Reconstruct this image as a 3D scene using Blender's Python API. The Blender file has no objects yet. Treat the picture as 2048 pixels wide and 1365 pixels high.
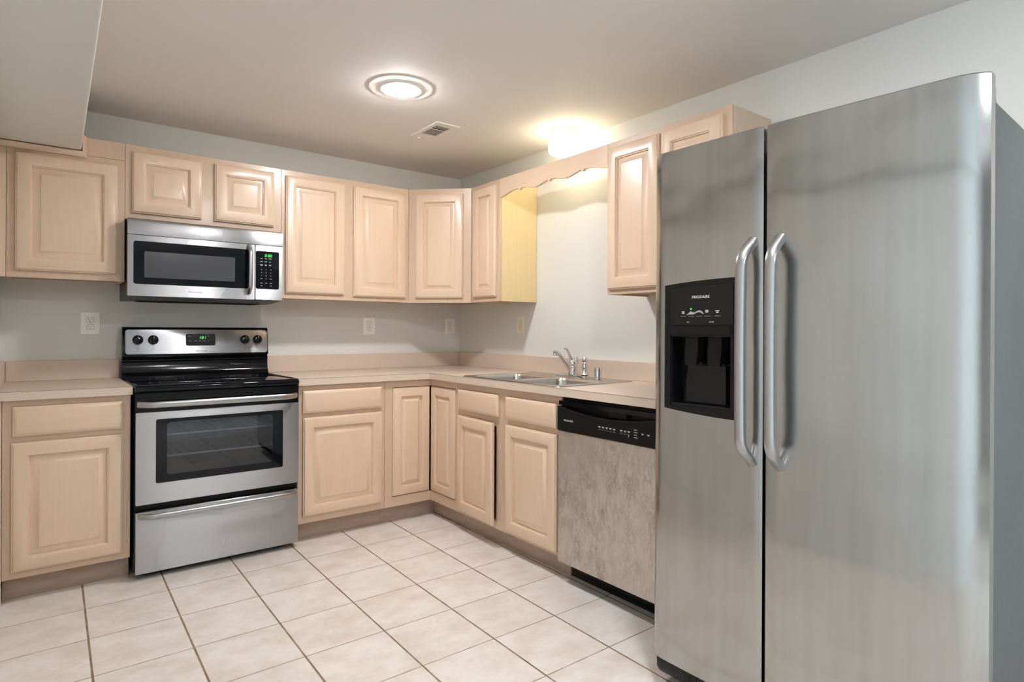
import bpy, bmesh, math, random
from mathutils import Matrix, Vector
random.seed(7)
S = bpy.context.scene
COL = S.collection

# ------------------------------------------------------------------ camera, world, light, exposure
cam_d = bpy.data.cameras.new('camera')
cam = bpy.data.objects.new('camera', cam_d); COL.objects.link(cam)
YAW, ROLL, FPX = 0.6595, 0.0047, 1214.2
cam.location = (-2.5722, -3.9818, 1.1885)
fwd = Vector((math.sin(YAW), math.cos(YAW), 0)); rgt = Vector((math.cos(YAW), -math.sin(YAW), 0)); upv = Vector((0, 0, 1))
r2 = rgt*math.cos(ROLL)+upv*math.sin(ROLL); u2 = -rgt*math.sin(ROLL)+upv*math.cos(ROLL)
cam.rotation_euler = Matrix((r2, u2, -fwd)).transposed().to_euler()
cam_d.sensor_width = 36.0; cam_d.lens = FPX*36.0/2048
cam_d.shift_y = -22.2/2048
cam_d.clip_start = 0.02
S.camera = cam

W = bpy.data.worlds.new('daylight'); S.world = W; W.use_nodes = True
wn = W.node_tree.nodes; wl = W.node_tree.links
bg = wn['Background']; bg.inputs['Color'].default_value = (0.66, 0.83, 1.0, 1); bg.inputs['Strength'].default_value = 17.0

LED_STRENGTH = 285.0
LED_COLOR = (1.0, 0.98, 0.985)
DRUM_STRENGTH = 10.0
DRUM_COLOR = (1.0, 0.88, 0.60)

S.view_settings.view_transform = 'Standard'; S.view_settings.look = 'None'
S.view_settings.exposure = 0.38; S.view_settings.gamma = 1.0; S.view_settings.use_curve_mapping = False
S.cycles.diffuse_bounces = 7; S.cycles.glossy_bounces = 6; S.cycles.max_bounces = 14
S.cycles.caustics_reflective = False; S.cycles.caustics_refractive = False

# ------------------------------------------------------------------ materials
def nodes(name):
    m = bpy.data.materials.new(name); m.use_nodes = True
    nt = m.node_tree
    return m, nt, nt.nodes['Principled BSDF']
def N(nt, t, **kw):
    n = nt.nodes.new(t)
    for k, v in kw.items(): setattr(n, k, v)
    return n
def plain(name, col, rough=0.5, metal=0.0, coat=0.0, spec=0.5):
    m, nt, b = nodes(name)
    b.inputs['Base Color'].default_value = (*col, 1); b.inputs['Roughness'].default_value = rough
    b.inputs['Metallic'].default_value = metal; b.inputs['Coat Weight'].default_value = coat
    b.inputs['Specular IOR Level'].default_value = spec
    # fine variation so that the surface is not perfectly uniform
    tc = N(nt, 'ShaderNodeTexCoord'); no = N(nt, 'ShaderNodeTexNoise'); no.inputs['Scale'].default_value = 35; no.inputs['Detail'].default_value = 3
    nt.links.new(tc.outputs['Object'], no.inputs['Vector'])
    mr = N(nt, 'ShaderNodeMapRange'); mr.inputs['To Min'].default_value = rough*0.92; mr.inputs['To Max'].default_value = min(1, rough*1.08)
    nt.links.new(no.outputs['Fac'], mr.inputs['Value']); nt.links.new(mr.outputs['Result'], b.inputs['Roughness'])
    return m
def emit(name, col, s, base=(0.8, 0.8, 0.8)):
    m, nt, b = nodes(name)
    b.inputs['Base Color'].default_value = (*base, 1); b.inputs['Emission Color'].default_value = (*col, 1)
    b.inputs['Emission Strength'].default_value = s; b.inputs['Roughness'].default_value = 0.4
    return m
def ramp(nt, fac, c0, c1, p0=0.0, p1=1.0):
    r = N(nt, 'ShaderNodeValToRGB'); r.color_ramp.elements[0].position = p0; r.color_ramp.elements[1].position = p1
    r.color_ramp.elements[0].color = (*c0, 1); r.color_ramp.elements[1].color = (*c1, 1)
    nt.links.new(fac, r.inputs['Fac']); return r.outputs['Color']
def mixc(nt, fac, a, b, mode='MIX'):
    m = N(nt, 'ShaderNodeMix', data_type='RGBA', blend_type=mode)
    if isinstance(fac, float): m.inputs['Factor'].default_value = fac
    else: nt.links.new(fac, m.inputs['Factor'])
    for s, v in (('A', a), ('B', b)):
        if isinstance(v, tuple): m.inputs[6 if s == 'A' else 7].default_value = (*v, 1)
        else: nt.links.new(v, m.inputs[6 if s == 'A' else 7])
    return m.outputs[2]
def noise(nt, vec, scale, detail=4, rough=0.55, dist=0.0):
    n = N(nt, 'ShaderNodeTexNoise'); n.inputs['Scale'].default_value = scale; n.inputs['Detail'].default_value = detail
    n.inputs['Roughness'].default_value = rough; n.inputs['Distortion'].default_value = dist
    nt.links.new(vec, n.inputs['Vector']); return n.outputs['Fac']
def mapped(nt, scale, coord='Object', rnd=True):
    tc = N(nt, 'ShaderNodeTexCoord'); mp = N(nt, 'ShaderNodeMapping'); mp.inputs['Scale'].default_value = scale
    nt.links.new(tc.outputs[coord], mp.inputs['Vector'])
    if rnd:
        oi = N(nt, 'ShaderNodeObjectInfo'); ml = N(nt, 'ShaderNodeMath', operation='MULTIPLY'); ml.inputs[1].default_value = 13.0
        nt.links.new(oi.outputs['Random'], ml.inputs[0]); nt.links.new(ml.outputs[0], mp.inputs['Location'])
    return mp.outputs['Vector']
def bump(nt, b, h, strength, dist=0.001):
    bn = N(nt, 'ShaderNodeBump'); bn.inputs['Strength'].default_value = strength; bn.inputs['Distance'].default_value = dist
    nt.links.new(h, bn.inputs['Height']); nt.links.new(bn.outputs['Normal'], b.inputs['Normal'])

def wood(name, scale, c0, c1):
    m, nt, b = nodes(name)
    v = mapped(nt, scale)
    f = noise(nt, v, 3.0, 3, 0.5, 0.6)
    c = ramp(nt, f, c0, c1, 0.3, 0.7)
    v2 = mapped(nt, (scale[0]*.16, scale[1]*.16, scale[2]*.5))
    g = noise(nt, v2, 2.2, 2)
    c = mixc(nt, 0.35, c, ramp(nt, g, (0.93, 0.90, 0.88), (1.0, 1.0, 1.0), 0.35, 0.7), 'MULTIPLY')
    nt.links.new(c, b.inputs['Base Color'])
    b.inputs['Roughness'].default_value = 0.34; b.inputs['Coat Weight'].default_value = 0.28; b.inputs['Coat Roughness'].default_value = 0.16
    bump(nt, b, f, 0.03, 0.0006)
    return m
WC0, WC1 = (0.705, 0.535, 0.395), (0.73, 0.56, 0.42)
M = {}
M['wood'] = wood('pale_maple_vertical', (22, 22, 1.6), WC0, WC1)
M['woodh'] = wood('pale_maple_horizontal', (1.6, 1.6, 22), WC0, WC1)
M['woodf'] = wood('pale_maple_frame', (16, 16, 2.0), (0.60, 0.445, 0.325), (0.625, 0.47, 0.345))
M['veneer'] = wood('pale_maple_side_veneer', (16, 16, 1.2), (0.64, 0.485, 0.36), (0.68, 0.525, 0.395))
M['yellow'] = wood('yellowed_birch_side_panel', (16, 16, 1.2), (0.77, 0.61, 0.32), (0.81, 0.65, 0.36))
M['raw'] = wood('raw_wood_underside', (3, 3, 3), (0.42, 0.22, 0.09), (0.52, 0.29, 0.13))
M['toe'] = wood('dark_toe_kick_wood', (2, 2, 14), (0.34, 0.255, 0.205), (0.42, 0.32, 0.26))  # toe boards are darker than the rest of the maple

def paint(name, c, sc=220, st=0.06, rough=0.55):
    m, nt, b = nodes(name)
    v = mapped(nt, (1, 1, 1), rnd=False)
    f = noise(nt, v, 1.3, 2)
    nt.links.new(mixc(nt, f, tuple(x*0.975 for x in c), c), b.inputs['Base Color'])
    b.inputs['Roughness'].default_value = rough
    bump(nt, b, noise(nt, v, sc, 3), st, 0.0008)
    return m
M['wall'] = paint('pale_grey_green_wall_paint', (0.715, 0.722, 0.695))
M['ceil'] = paint('ceiling_paint', (0.80, 0.775, 0.75), 160, 0.04, 0.75)

def laminate():
    m, nt, b = nodes('beige_laminate')
    v = mapped(nt, (1, 1, 1), rnd=False)
    f = noise(nt, v, 420, 2, 0.7); g = noise(nt, v, 5, 2)
    c = ramp(nt, f, (0.54, 0.43, 0.345), (0.71, 0.60, 0.50), 0.32, 0.62)
    nt.links.new(mixc(nt, g, c, (0.655, 0.54, 0.445)), b.inputs['Base Color'])
    b.inputs['Roughness'].default_value = 0.38
    return m
M['lam'] = laminate()
M['seam'] = plain('laminate_seam', (0.16, 0.11, 0.08), 0.7)

def tiles():
    m, nt, b = nodes('cream_ceramic_tiles')
    tc = N(nt, 'ShaderNodeTexCoord'); sp = N(nt, 'ShaderNodeSeparateXYZ'); nt.links.new(tc.outputs['Object'], sp.inputs[0])
    def math_(op, a, bb=None):
        n = N(nt, 'ShaderNodeMath', operation=op)
        for i, v in enumerate((a, bb)):
            if v is None: continue
            if isinstance(v, (int, float)): n.inputs[i].default_value = v
            else: nt.links.new(v, n.inputs[i])
        return n.outputs[0]
    X0, Y0, P = -2.412, -0.545, 0.3113
    # the rows drift a little out of square with the walls
    xs = math_('ADD', sp.outputs['X'], math_('MULTIPLY', sp.outputs['Y'], -0.012))
    tx = math_('DIVIDE', math_('SUBTRACT', xs, X0), P); ty = math_('DIVIDE', math_('SUBTRACT', sp.outputs['Y'], Y0), 0.3106)
    wob = noise(nt, tc.outputs['Object'], 9, 2)
    def line(t, w):
        d = math_('MULTIPLY', math_('SUBTRACT', 0.5, math_('ABSOLUTE', math_('SUBTRACT', math_('FRACT', t), 0.5))), P)
        d2 = math_('ADD', d, math_('MULTIPLY', math_('SUBTRACT', wob, 0.5), 0.002))
        n = N(nt, 'ShaderNodeMapRange'); n.inputs['From Min'].default_value = w; n.inputs['From Max'].default_value = w+0.0012
        n.inputs['To Min'].default_value = 1; n.inputs['To Max'].default_value = 0
        nt.links.new(d2, n.inputs['Value']); return n.outputs[0]
    lx = line(tx, 0.0030); ly = line(ty, 0.0021)
    cell = N(nt, 'ShaderNodeCombineXYZ'); nt.links.new(math_('FLOOR', tx), cell.inputs[0]); nt.links.new(math_('FLOOR', ty), cell.inputs[1])
    wn_ = N(nt, 'ShaderNodeTexWhiteNoise', noise_dimensions='3D'); nt.links.new(cell.outputs[0], wn_.inputs['Vector'])
    off = N(nt, 'ShaderNodeVectorMath', operation='MULTIPLY_ADD'); nt.links.new(wn_.outputs['Color'], off.inputs[0]); off.inputs[1].default_value = (20, 20, 20)
    nt.links.new(tc.outputs['Object'], off.inputs[2])
    mp = N(nt, 'ShaderNodeMapping'); mp.inputs['Scale'].default_value = (1.0, 1.3, 1.0); nt.links.new(off.outputs[0], mp.inputs['Vector'])
    f = noise(nt, mp.outputs[0], 6.5, 8, 0.6, 0.1)
    g = noise(nt, mp.outputs[0], 60.0, 4, 0.6)
    c = ramp(nt, f, (0.68, 0.605, 0.54), (0.79, 0.75, 0.715), 0.34, 0.60)
    c = mixc(nt, 0.18, c, ramp(nt, g, (0.75, 0.68, 0.62), (1, 1, 1), 0.3, 0.6), 'MULTIPLY')
    gn = noise(nt, tc.outputs['Object'], 14, 3)
    gx = ramp(nt, gn, (0.16, 0.10, 0.06), (0.36, 0.27, 0.20), 0.3, 0.75)
    gy = ramp(nt, gn, (0.30, 0.22, 0.16), (0.48, 0.40, 0.33), 0.3, 0.7)
    c = mixc(nt, ly, c, gy); c = mixc(nt, lx, c, gx)
    nt.links.new(c, b.inputs['Base Color'])
    ln = math_('MAXIMUM', lx, ly)
    mr = N(nt, 'ShaderNodeMapRange'); mr.inputs['To Min'].default_value = 0.33; mr.inputs['To Max'].default_value = 0.85
    nt.links.new(ln, mr.inputs['Value']); nt.links.new(mr.outputs[0], b.inputs['Roughness'])
    h = math_('SUBTRACT', math_('MULTIPLY', f, 0.25), ln)
    bump(nt, b, h, 0.5, 0.0015)
    return m
M['tile'] = tiles()

def steel(name, col, rough, aniso, smear=0.03, stretch=(1, 1, 60), sm_scale=(2.2, 2.2, 0.6), rot=0.0, rv=0.05, wave=0.0):
    m, nt, b = nodes(name)
    b.inputs['Metallic'].default_value = 1.0
    b.inputs['Anisotropic'].default_value = aniso; b.inputs['Anisotropic Rotation'].default_value = rot
    tg = N(nt, 'ShaderNodeTangent', direction_type='UV_MAP'); tg.uv_map = 'UVMap'
    nt.links.new(tg.outputs['Tangent'], b.inputs['Tangent'])
    v = mapped(nt, stretch); f = noise(nt, v, 12, 3)
    v2 = mapped(nt, sm_scale); g = noise(nt, v2, 1.6, 3, 0.5)
    c = mixc(nt, f, tuple(x*0.97 for x in col), col)
    sm = N(nt, 'ShaderNodeMapRange'); sm.inputs['From Min'].default_value = 0.25; sm.inputs['From Max'].default_value = 0.75
    nt.links.new(g, sm.inputs['Value'])
    c = mixc(nt, sm.outputs[0], tuple(x*(1-smear) for x in col), c)
    nt.links.new(c, b.inputs['Base Color'])
    ad = N(nt, 'ShaderNodeMapRange'); ad.inputs['From Min'].default_value = 0.25; ad.inputs['From Max'].default_value = 0.75
    ad.inputs['To Min'].default_value = rough*(1-rv); ad.inputs['To Max'].default_value = rough*(1+rv)
    nt.links.new(g, ad.inputs['Value']); nt.links.new(ad.outputs[0], b.inputs['Roughness'])
    if wave:
        tcw = N(nt, 'ShaderNodeTexCoord'); mpw = N(nt, 'ShaderNodeMapping'); mpw.inputs['Scale'].default_value = (1.6, 1.6, 2.4); nt.links.new(tcw.outputs['Object'], mpw.inputs['Vector'])
        bump(nt, b, noise(nt, mpw.outputs[0], 1.5, 1), 1.0, wave)
    return m
M['steel'] = steel('brushed_stainless_steel', (0.46, 0.46, 0.475), 0.28, 0.97, rot=0.25, wave=0.002)
M['fridge'] = steel('smeared_stainless_steel', (0.48, 0.475, 0.465), 0.18, 0.6, 0.15, (8, 8, 1), (16, 16, 0.9), rv=0.22, wave=0.014)
M['handle'] = steel('satin_steel_handle', (0.45, 0.45, 0.455), 0.30, 0.0, 0.0, rv=0.0)
M['sinksteel'] = steel('sink_steel', (0.60, 0.59, 0.57), 0.26, 0.3, 0.04)
M['chrome'] = plain('polished_chrome', (0.78, 0.78, 0.79), 0.07, 1.0)
def stained():
    m, nt, b = nodes('stained_stainless_steel')
    b.inputs['Metallic'].default_value = 1.0
    v = mapped(nt, (9, 9, 4), rnd=False); v2 = mapped(nt, (40, 40, 18), rnd=False); v3 = mapped(nt, (1, 1, 1), rnd=False)
    a = noise(nt, v, 2.0, 7, 0.68, 0.5); c2 = noise(nt, v2, 2.0, 6, 0.7, 0.8); lg = noise(nt, v3, 3.0, 2)
    sp = N(nt, 'ShaderNodeSeparateXYZ'); tc = N(nt, 'ShaderNodeTexCoord'); nt.links.new(tc.outputs['Object'], sp.inputs[0])
    c = ramp(nt, a, (0.40, 0.365, 0.33), (0.66, 0.61, 0.57), 0.36, 0.62)
    c = mixc(nt, ramp(nt, c2, (0, 0, 0), (1, 1, 1), 0.50, 0.62), c, (0.69, 0.64, 0.59))
    c = mixc(nt, ramp(nt, lg, (0, 0, 0), (0.6, 0.6, 0.6), 0.45, 0.65), c, (0.64, 0.585, 0.53))
    nt.links.new(c, b.inputs['Base Color'])
    mr = N(nt, 'ShaderNodeMapRange'); mr.inputs['To Min'].default_value = 0.38; mr.inputs['To Max'].default_value = 0.6
    nt.links.new(c2, mr.inputs['Value']); nt.links.new(mr.outputs[0], b.inputs['Roughness'])
    return m
M['stained'] = stained()
M['black'] = plain('black_gloss_enamel', (0.005, 0.005, 0.006), 0.10, spec=0.35)
M['blackm'] = plain('black_plastic', (0.007, 0.0065, 0.006), 0.32, spec=0.22)
M['blackglass'] = plain('black_glass', (0.004, 0.005, 0.008), 0.04, spec=0.3)
M['dark'] = plain('dark_recess', (0.004, 0.004, 0.004), 0.7)
M['greyside'] = plain('grey_painted_steel_side', (0.12, 0.13, 0.14), 0.4)
M['gasket'] = plain('light_grey_plastic', (0.50, 0.51, 0.52), 0.45)
M['white'] = plain('white_plastic', (0.92, 0.92, 0.91), 0.35)
M['ivory'] = plain('ivory_plastic', (0.83, 0.78, 0.62), 0.4)
M['slot'] = plain('outlet_slot', (0.03, 0.025, 0.02), 0.6)
M['whitem'] = plain('white_metal', (0.78, 0.76, 0.72), 0.4)
M['mark'] = plain('pale_printed_marking', (0.62, 0.62, 0.62), 0.5)
M['markd'] = plain('dark_printed_marking', (0.04, 0.04, 0.045), 0.5)
M['silver'] = plain('silver_print', (0.55, 0.55, 0.60), 0.3, 0.8)
M['green'] = emit('green_display_segment', (0.12, 1.0, 0.10), 1.6, (0.02, 0.1, 0.02))
M['led'] = emit('led_diffuser', LED_COLOR, LED_STRENGTH)
M['drum'] = emit('drum_shade', DRUM_COLOR, DRUM_STRENGTH)
def mesh_screen():
    m, nt, b = nodes('perforated_microwave_screen')
    v = mapped(nt, (1, 1, 1), rnd=False)
    sp = N(nt, 'ShaderNodeSeparateXYZ'); nt.links.new(v, sp.inputs[0])
    def s(o):
        q = N(nt, 'ShaderNodeMath', operation='MULTIPLY'); q.inputs[1].default_value = 1700; nt.links.new(o, q.inputs[0])
        w = N(nt, 'ShaderNodeMath', operation='SINE'); nt.links.new(q.outputs[0], w.inputs[0]); return w.outputs[0]
    p = N(nt, 'ShaderNodeMath', operation='MULTIPLY'); nt.links.new(s(sp.outputs['X']), p.inputs[0]); nt.links.new(s(sp.outputs['Z']), p.inputs[1])
    nt.links.new(ramp(nt, p.outputs[0], (0.075, 0.08, 0.09), (0.035, 0.037, 0.042), 0.3, 0.7), b.inputs['Base Color'])
    b.inputs['Roughness'].default_value = 0.12
    return m
M['screen'] = mesh_screen()
def see_through(name, tint, refl, rough=0.02):
    m, nt, b = nodes(name)
    nt.nodes.remove(b)
    out = nt.nodes['Material Output']
    tr = N(nt, 'ShaderNodeBsdfTransparent'); tr.inputs['Color'].default_value = (*tint, 1)
    gl = N(nt, 'ShaderNodeBsdfGlossy'); gl.inputs['Roughness'].default_value = rough
    fr = N(nt, 'ShaderNodeFresnel'); fr.inputs['IOR'].default_value = refl
    mx = N(nt, 'ShaderNodeMixShader'); nt.links.new(fr.outputs[0], mx.inputs[0]); nt.links.new(tr.outputs[0], mx.inputs[1]); nt.links.new(gl.outputs[0], mx.inputs[2])
    nt.links.new(mx.outputs[0], out.inputs['Surface'])
    return m
M['ovenglass'] = see_through('tinted_oven_glass', (0.55, 0.57, 0.62), 1.7)
M['pane'] = see_through('clear_window_pane', (0.94, 0.97, 0.97), 1.45)
M['ovenin'] = plain('oven_enamel_interior', (0.10, 0.105, 0.115), 0.45)
M['rack'] = plain('oven_rack_wire', (0.80, 0.78, 0.72), 0.3, 1.0)

# ------------------------------------------------------------------ mesh helpers
FB = Matrix.Identity(4)                                   # back wall: local X = world x, local Y = world y
FR = Matrix.Rotation(-math.pi/2, 4, 'Z')                  # right wall: local X = -world y, local Y = world x
FD = Matrix.Rotation(-math.pi/4, 4, 'Z')                  # diagonal corner
def merge(bm, b2):
    me = bpy.data.meshes.new('tmp'); b2.to_mesh(me); b2.free(); bm.from_mesh(me); bpy.data.meshes.remove(me)
def box(bm, x0, x1, y0, y1, z0, z1, bev=0.0, seg=2):
    b = bmesh.new()
    bmesh.ops.create_cube(b, size=1.0)
    for v in b.verts:
        v.co = Vector(((x0+x1)/2+v.co.x*(x1-x0), (y0+y1)/2+v.co.y*(y1-y0), (z0+z1)/2+v.co.z*(z1-z0)))
    if bev > 0: bmesh.ops.bevel(b, geom=list(b.edges), offset=bev, segments=seg, profile=0.5, affect='EDGES')
    merge(bm, b)
def BM(): return bmesh.new()
def bx(*a, **k):
    b = BM(); box(b, *a, **k); return b
def rings(bm, loops, cap0=True, cap1=True):
    """skin consecutive closed loops of points"""
    vs = [[bm.verts.new(p) for p in lp] for lp in loops]
    n = len(vs[0])
    for a, b in zip(vs[:-1], vs[1:]):
        for i in range(n):
            j = (i+1) % n
            try: bm.faces.new((a[i], a[j], b[j], b[i]))
            except ValueError: pass
    if cap0: bm.faces.new(list(reversed(vs[0])))
    if cap1: bm.faces.new(vs[-1])
    return vs
def rect(x0, x1, y, z0, z1): return [(x0, y, z0), (x1, y, z0), (x1, y, z1), (x0, y, z1)]
def raised(bm, x0, x1, z0, z1, yb, prof):
    """panel built of nested rectangles; prof = (inset, thickness in front of yb)"""
    rings(bm, [rect(x0+i, x1-i, yb-t, z0+i, z1-i) for i, t in prof])
DOOR = [(0, .001), (.002, .009), (0, .0092), (0, .0125), (.0025, .0145), (.0050, .0147), (.0075, .0200), (.010, .0210), (.055, .0210), (.0565, .0200), (.0580, .0150), (.0610, .0145), (.0625, .0050), (.0665, .0050), (.094, .0165), (.0955, .0185), (.098, .0187)]
DOORN = [(i if i < .05 else .053+(i-.055)*.80, t) for i, t in DOOR]
DRAWER = [(0, .001), (.002, .009), (0, .0092), (0, .0115), (.002, .0130), (.013, .0200), (.016, .0210)]
def rrect(x0, x1, z0, z1, r, n=6):
    pts = []
    for cx, cz, a0 in ((x1-r, z1-r, 0), (x0+r, z1-r, 90), (x0+r, z0+r, 180), (x1-r, z0+r, 270)):
        for k in range(n+1):
            a = math.radians(a0+90*k/n); pts.append((cx+r*math.cos(a), cz+r*math.sin(a)))
    return pts
def slab_xz(bm, pts, y0, y1, edge=0.0):
    """outline in XZ, front at y1 (smaller), back at y0"""
    loops = [[(x, y0, z) for x, z in pts]]
    if edge:
        cx = sum(p[0] for p in pts)/len(pts); cz = sum(p[1] for p in pts)/len(pts)
        w = max(abs(p[0]-cx) for p in pts); h = max(abs(p[1]-cz) for p in pts)
        loops.append([(x, y1+edge, z) for x, z in pts])
        loops.append([(cx+(x-cx)*(1-edge/w), y1, cz+(z-cz)*(1-edge/h)) for x, z in pts])
    else: loops.append([(x, y1, z) for x, z in pts])
    rings(bm, loops)
def prism_z(bm, pts, z0, z1): rings(bm, [[(x, y, z0) for x, y in pts], [(x, y, z1) for x, y in pts]])
def columns(bm, xs, segs, y0, y1):
    """strip-built plate in XZ: segs(x) gives [(z0, z1), ...] for each column border, extruded from y1 (front) to y0"""
    b = BM()
    for a, c in zip(xs[:-1], xs[1:]):
        for (a0, a1), (c0, c1) in zip(segs(a, c)[0], segs(a, c)[1]):
            b.faces.new([b.verts.new(p) for p in ((a, y1, a0), (c, y1, c0), (c, y1, c1), (a, y1, a1))])
    bmesh.ops.remove_doubles(b, verts=list(b.verts), dist=1e-5)
    r = bmesh.ops.extrude_face_region(b, geom=list(b.faces))
    for v in [g for g in r['geom'] if isinstance(g, bmesh.types.BMVert)]: v.co.y = y0
    merge(bm, b)
def lathe(bm, prof, c=(0, 0, 0), n=48, axis='Z'):
    loops = []
    for r, h in prof:
        lp = []
        for k in range(n):
            a = 2*math.pi*k/n
            p = (r*math.cos(a), r*math.sin(a), h)
            if axis == 'Y': p = (p[0], p[2], p[1])
            lp.append((c[0]+p[0], c[1]+p[1], c[2]+p[2]))
        loops.append(lp)
    rings(bm, loops)
def sweep(bm, path, w, h, up=(0, 0, 1), n=14, pw=1.0):
    """oval tube along a path; w = half width across 'up', h = half height along 'up'; w, h may be lists"""
    P = [Vector(p) for p in path]; loops = []
    for i, p in enumerate(P):
        t = (P[min(i+1, len(P)-1)]-P[max(i-1, 0)]).normalized()
        u = Vector(up); u = (u-t*u.dot(t)).normalized(); s = t.cross(u)
        ww = w[i] if isinstance(w, (list, tuple)) else w; hh = h[i] if isinstance(h, (list, tuple)) else h
        lp = []
        for k in range(n):
            a = 2*math.pi*k/n; ca, sa = math.cos(a), math.sin(a)
            ca = math.copysign(abs(ca)**pw, ca); sa = math.copysign(abs(sa)**pw, sa)
            lp.append(tuple(p+s*(ww*ca)+u*(hh*sa)))
        loops.append(lp)
    rings(bm, loops)

BASE = {}
def thing(name, label, cat, base=(0, 0, 0), frame=FB, group=None):
    o = bpy.data.objects.new(name, None); COL.objects.link(o)
    o.empty_display_size = 0.05
    o.matrix_world = frame @ Matrix.Translation(base)
    o['label'] = label; o['category'] = cat
    if group: o['group'] = group
    BASE[o.name] = (frame, Vector(base))
    return o
def finish(name, bm, mat, smooth=35):
    bmesh.ops.recalc_face_normals(bm, faces=list(bm.faces))
    uv = bm.loops.layers.uv.new('UVMap')
    for f in bm.faces:
        n = f.normal; ax = max(range(3), key=lambda i: abs(n[i]))
        for l in f.loops:
            c = l.vert.co
            l[uv].uv = (c.x, c.z) if ax == 1 else ((c.y, c.z) if ax == 0 else (c.x, c.y))
    me = bpy.data.meshes.new(name); bm.to_mesh(me); bm.free()
    me.materials.append(mat)
    for p in me.polygons: p.use_smooth = True
    me.set_sharp_from_angle(angle=math.radians(smooth))
    o = bpy.data.objects.new(name, me); COL.objects.link(o)
    return o
def part(name, bm, mat, parent, label=None, frame=None, smooth=35):
    root = parent
    while root.parent: root = root.parent
    fr, base = BASE[root.name]
    if frame is not None: bm.transform(fr.inverted() @ frame)
    bm.transform(Matrix.Translation(-base))
    o = finish(name, bm, mat, smooth); o.parent = parent
    if label: o['label'] = label
    return o
def struct(name, bm, mat, label=None, cat=None):
    o = finish(name, bm, mat); o['kind'] = 'structure'
    if label: o['label'] = label
    if cat: o['category'] = cat
    return o
def text_bm(txt, width, cx, y, cz, height=None, ex=0.0004):
    cu = bpy.data.curves.new('lettering', 'FONT'); cu.body = txt; cu.size = 1; cu.align_x = 'CENTER'; cu.align_y = 'CENTER'; cu.resolution_u = 3
    o = bpy.data.objects.new('lettering', cu); COL.objects.link(o)
    bpy.context.view_layer.update()
    me = bpy.data.meshes.new_from_object(o)
    b = BM(); b.from_mesh(me); bpy.data.objects.remove(o); bpy.data.curves.remove(cu); bpy.data.meshes.remove(me)
    xs = [v.co.x for v in b.verts]; ys = [v.co.y for v in b.verts]
    w = max(xs)-min(xs); h = max(ys)-min(ys); mx = (max(xs)+min(xs))/2; my = (max(ys)+min(ys))/2
    sx = width/w; sz = (height/h) if height else sx
    for v in b.verts: v.co = Vector((cx+(v.co.x-mx)*sx, y, cz+(v.co.y-my)*sz))
    r = bmesh.ops.extrude_face_region(b, geom=list(b.faces))
    for v in [g for g in r['geom'] if isinstance(g, bmesh.types.BMVert)]: v.co.y = y-ex
    return b
SEG = {'0': 'abcdef', '1': 'bc', '3': 'abgcd', '8': 'abcdefg'}
def digit(bm, ch, x, z, w, h, y, t=None):
    t = t or w*0.2; sk = 0.12
    def seg(x0, x1, z0, z1):
        pts = [(x0, z0), (x1, z0), (x1, z1), (x0, z1)]
        slab_xz(bm, [(x+a+(b)*sk, z+b) for a, b in pts], y, y-0.0004)
    g = t*0.25
    D = {'a': (g, w-g, h-t, h), 'd': (g, w-g, 0, t), 'g': (g, w-g, h/2-t/2, h/2+t/2), 'b': (w-t, w, h/2+g, h-g), 'c': (w-t, w, g, h/2-g), 'f': (0, t, h/2+g, h-g), 'e': (0, t, g, h/2-g)}
    for s in SEG[ch]: seg(*D[s])

# ------------------------------------------------------------------ the room
XL, YB, H = -2.735, -8.5, 2.3547
struct('floor', bx(XL-.1, .1, YB-.1, .1, -.06, 0), M['tile'])
struct('ceiling', bx(XL-.1, .1, YB-.1, .1, H, H+.08), M['ceil'])
struct('wall_back', bx(XL-.1, .1, 0, .1, 0, H), M['wall'])
struct('wall_left', bx(XL-.1, XL, YB, 0, 0, H), M['wall'])
struct('wall_front', bx(XL-.1, .1, YB-.1, YB, 0, H), M['wall'])
# right wall in its own frame (s = -y) with the glazed opening beyond the refrigerator
WX0, WX1, WZ0, WZ1 = 4.75, 5.95, 0.08, 2.06
bw = BM(); columns(bw, [0, WX0, WX1, -YB], lambda a, c: ([(0, WZ0), (WZ1, H)] if a == WX0 else [(0, H)],)*2, .1, 0); bw.transform(FR)
struct('wall_right', bw, M['wall'])
wf = BM()
for a in ((WX0, WX0+.06, WZ0, WZ1), (WX1-.06, WX1, WZ0, WZ1), (WX0+.06, WX1-.06, WZ0, WZ0+.06), (WX0+.06, WX1-.06, WZ1-.06, WZ1), ((WX0+WX1)/2-.03, (WX0+WX1)/2+.03, WZ0+.06, WZ1-.06)):
    box(wf, a[0], a[1], .02, .08, a[2], a[3], .004)
wf.transform(FR)
wfo = struct('window_1', wf, M['whitem'])
pn = bx(WX0+.06, WX1-.06, .047, .053, WZ0+.06, WZ1-.06); pn.transform(FR)
po = finish('pane', pn, M['pane']); po.parent = wfo
# portal that guides sampling of the sky through the glazed opening
pl = bpy.data.lights.new('window_daylight', 'AREA'); pl.shape = 'RECTANGLE'; pl.size = WX1-WX0; pl.size_y = WZ1-WZ0
pl.cycles.is_portal = True
plo = bpy.data.objects.new('window_daylight', pl); COL.objects.link(plo); plo.location = (.12, -(WX0+WX1)/2, (WZ0+WZ1)/2); plo.rotation_euler = (math.radians(90), 0, math.radians(90))

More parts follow.
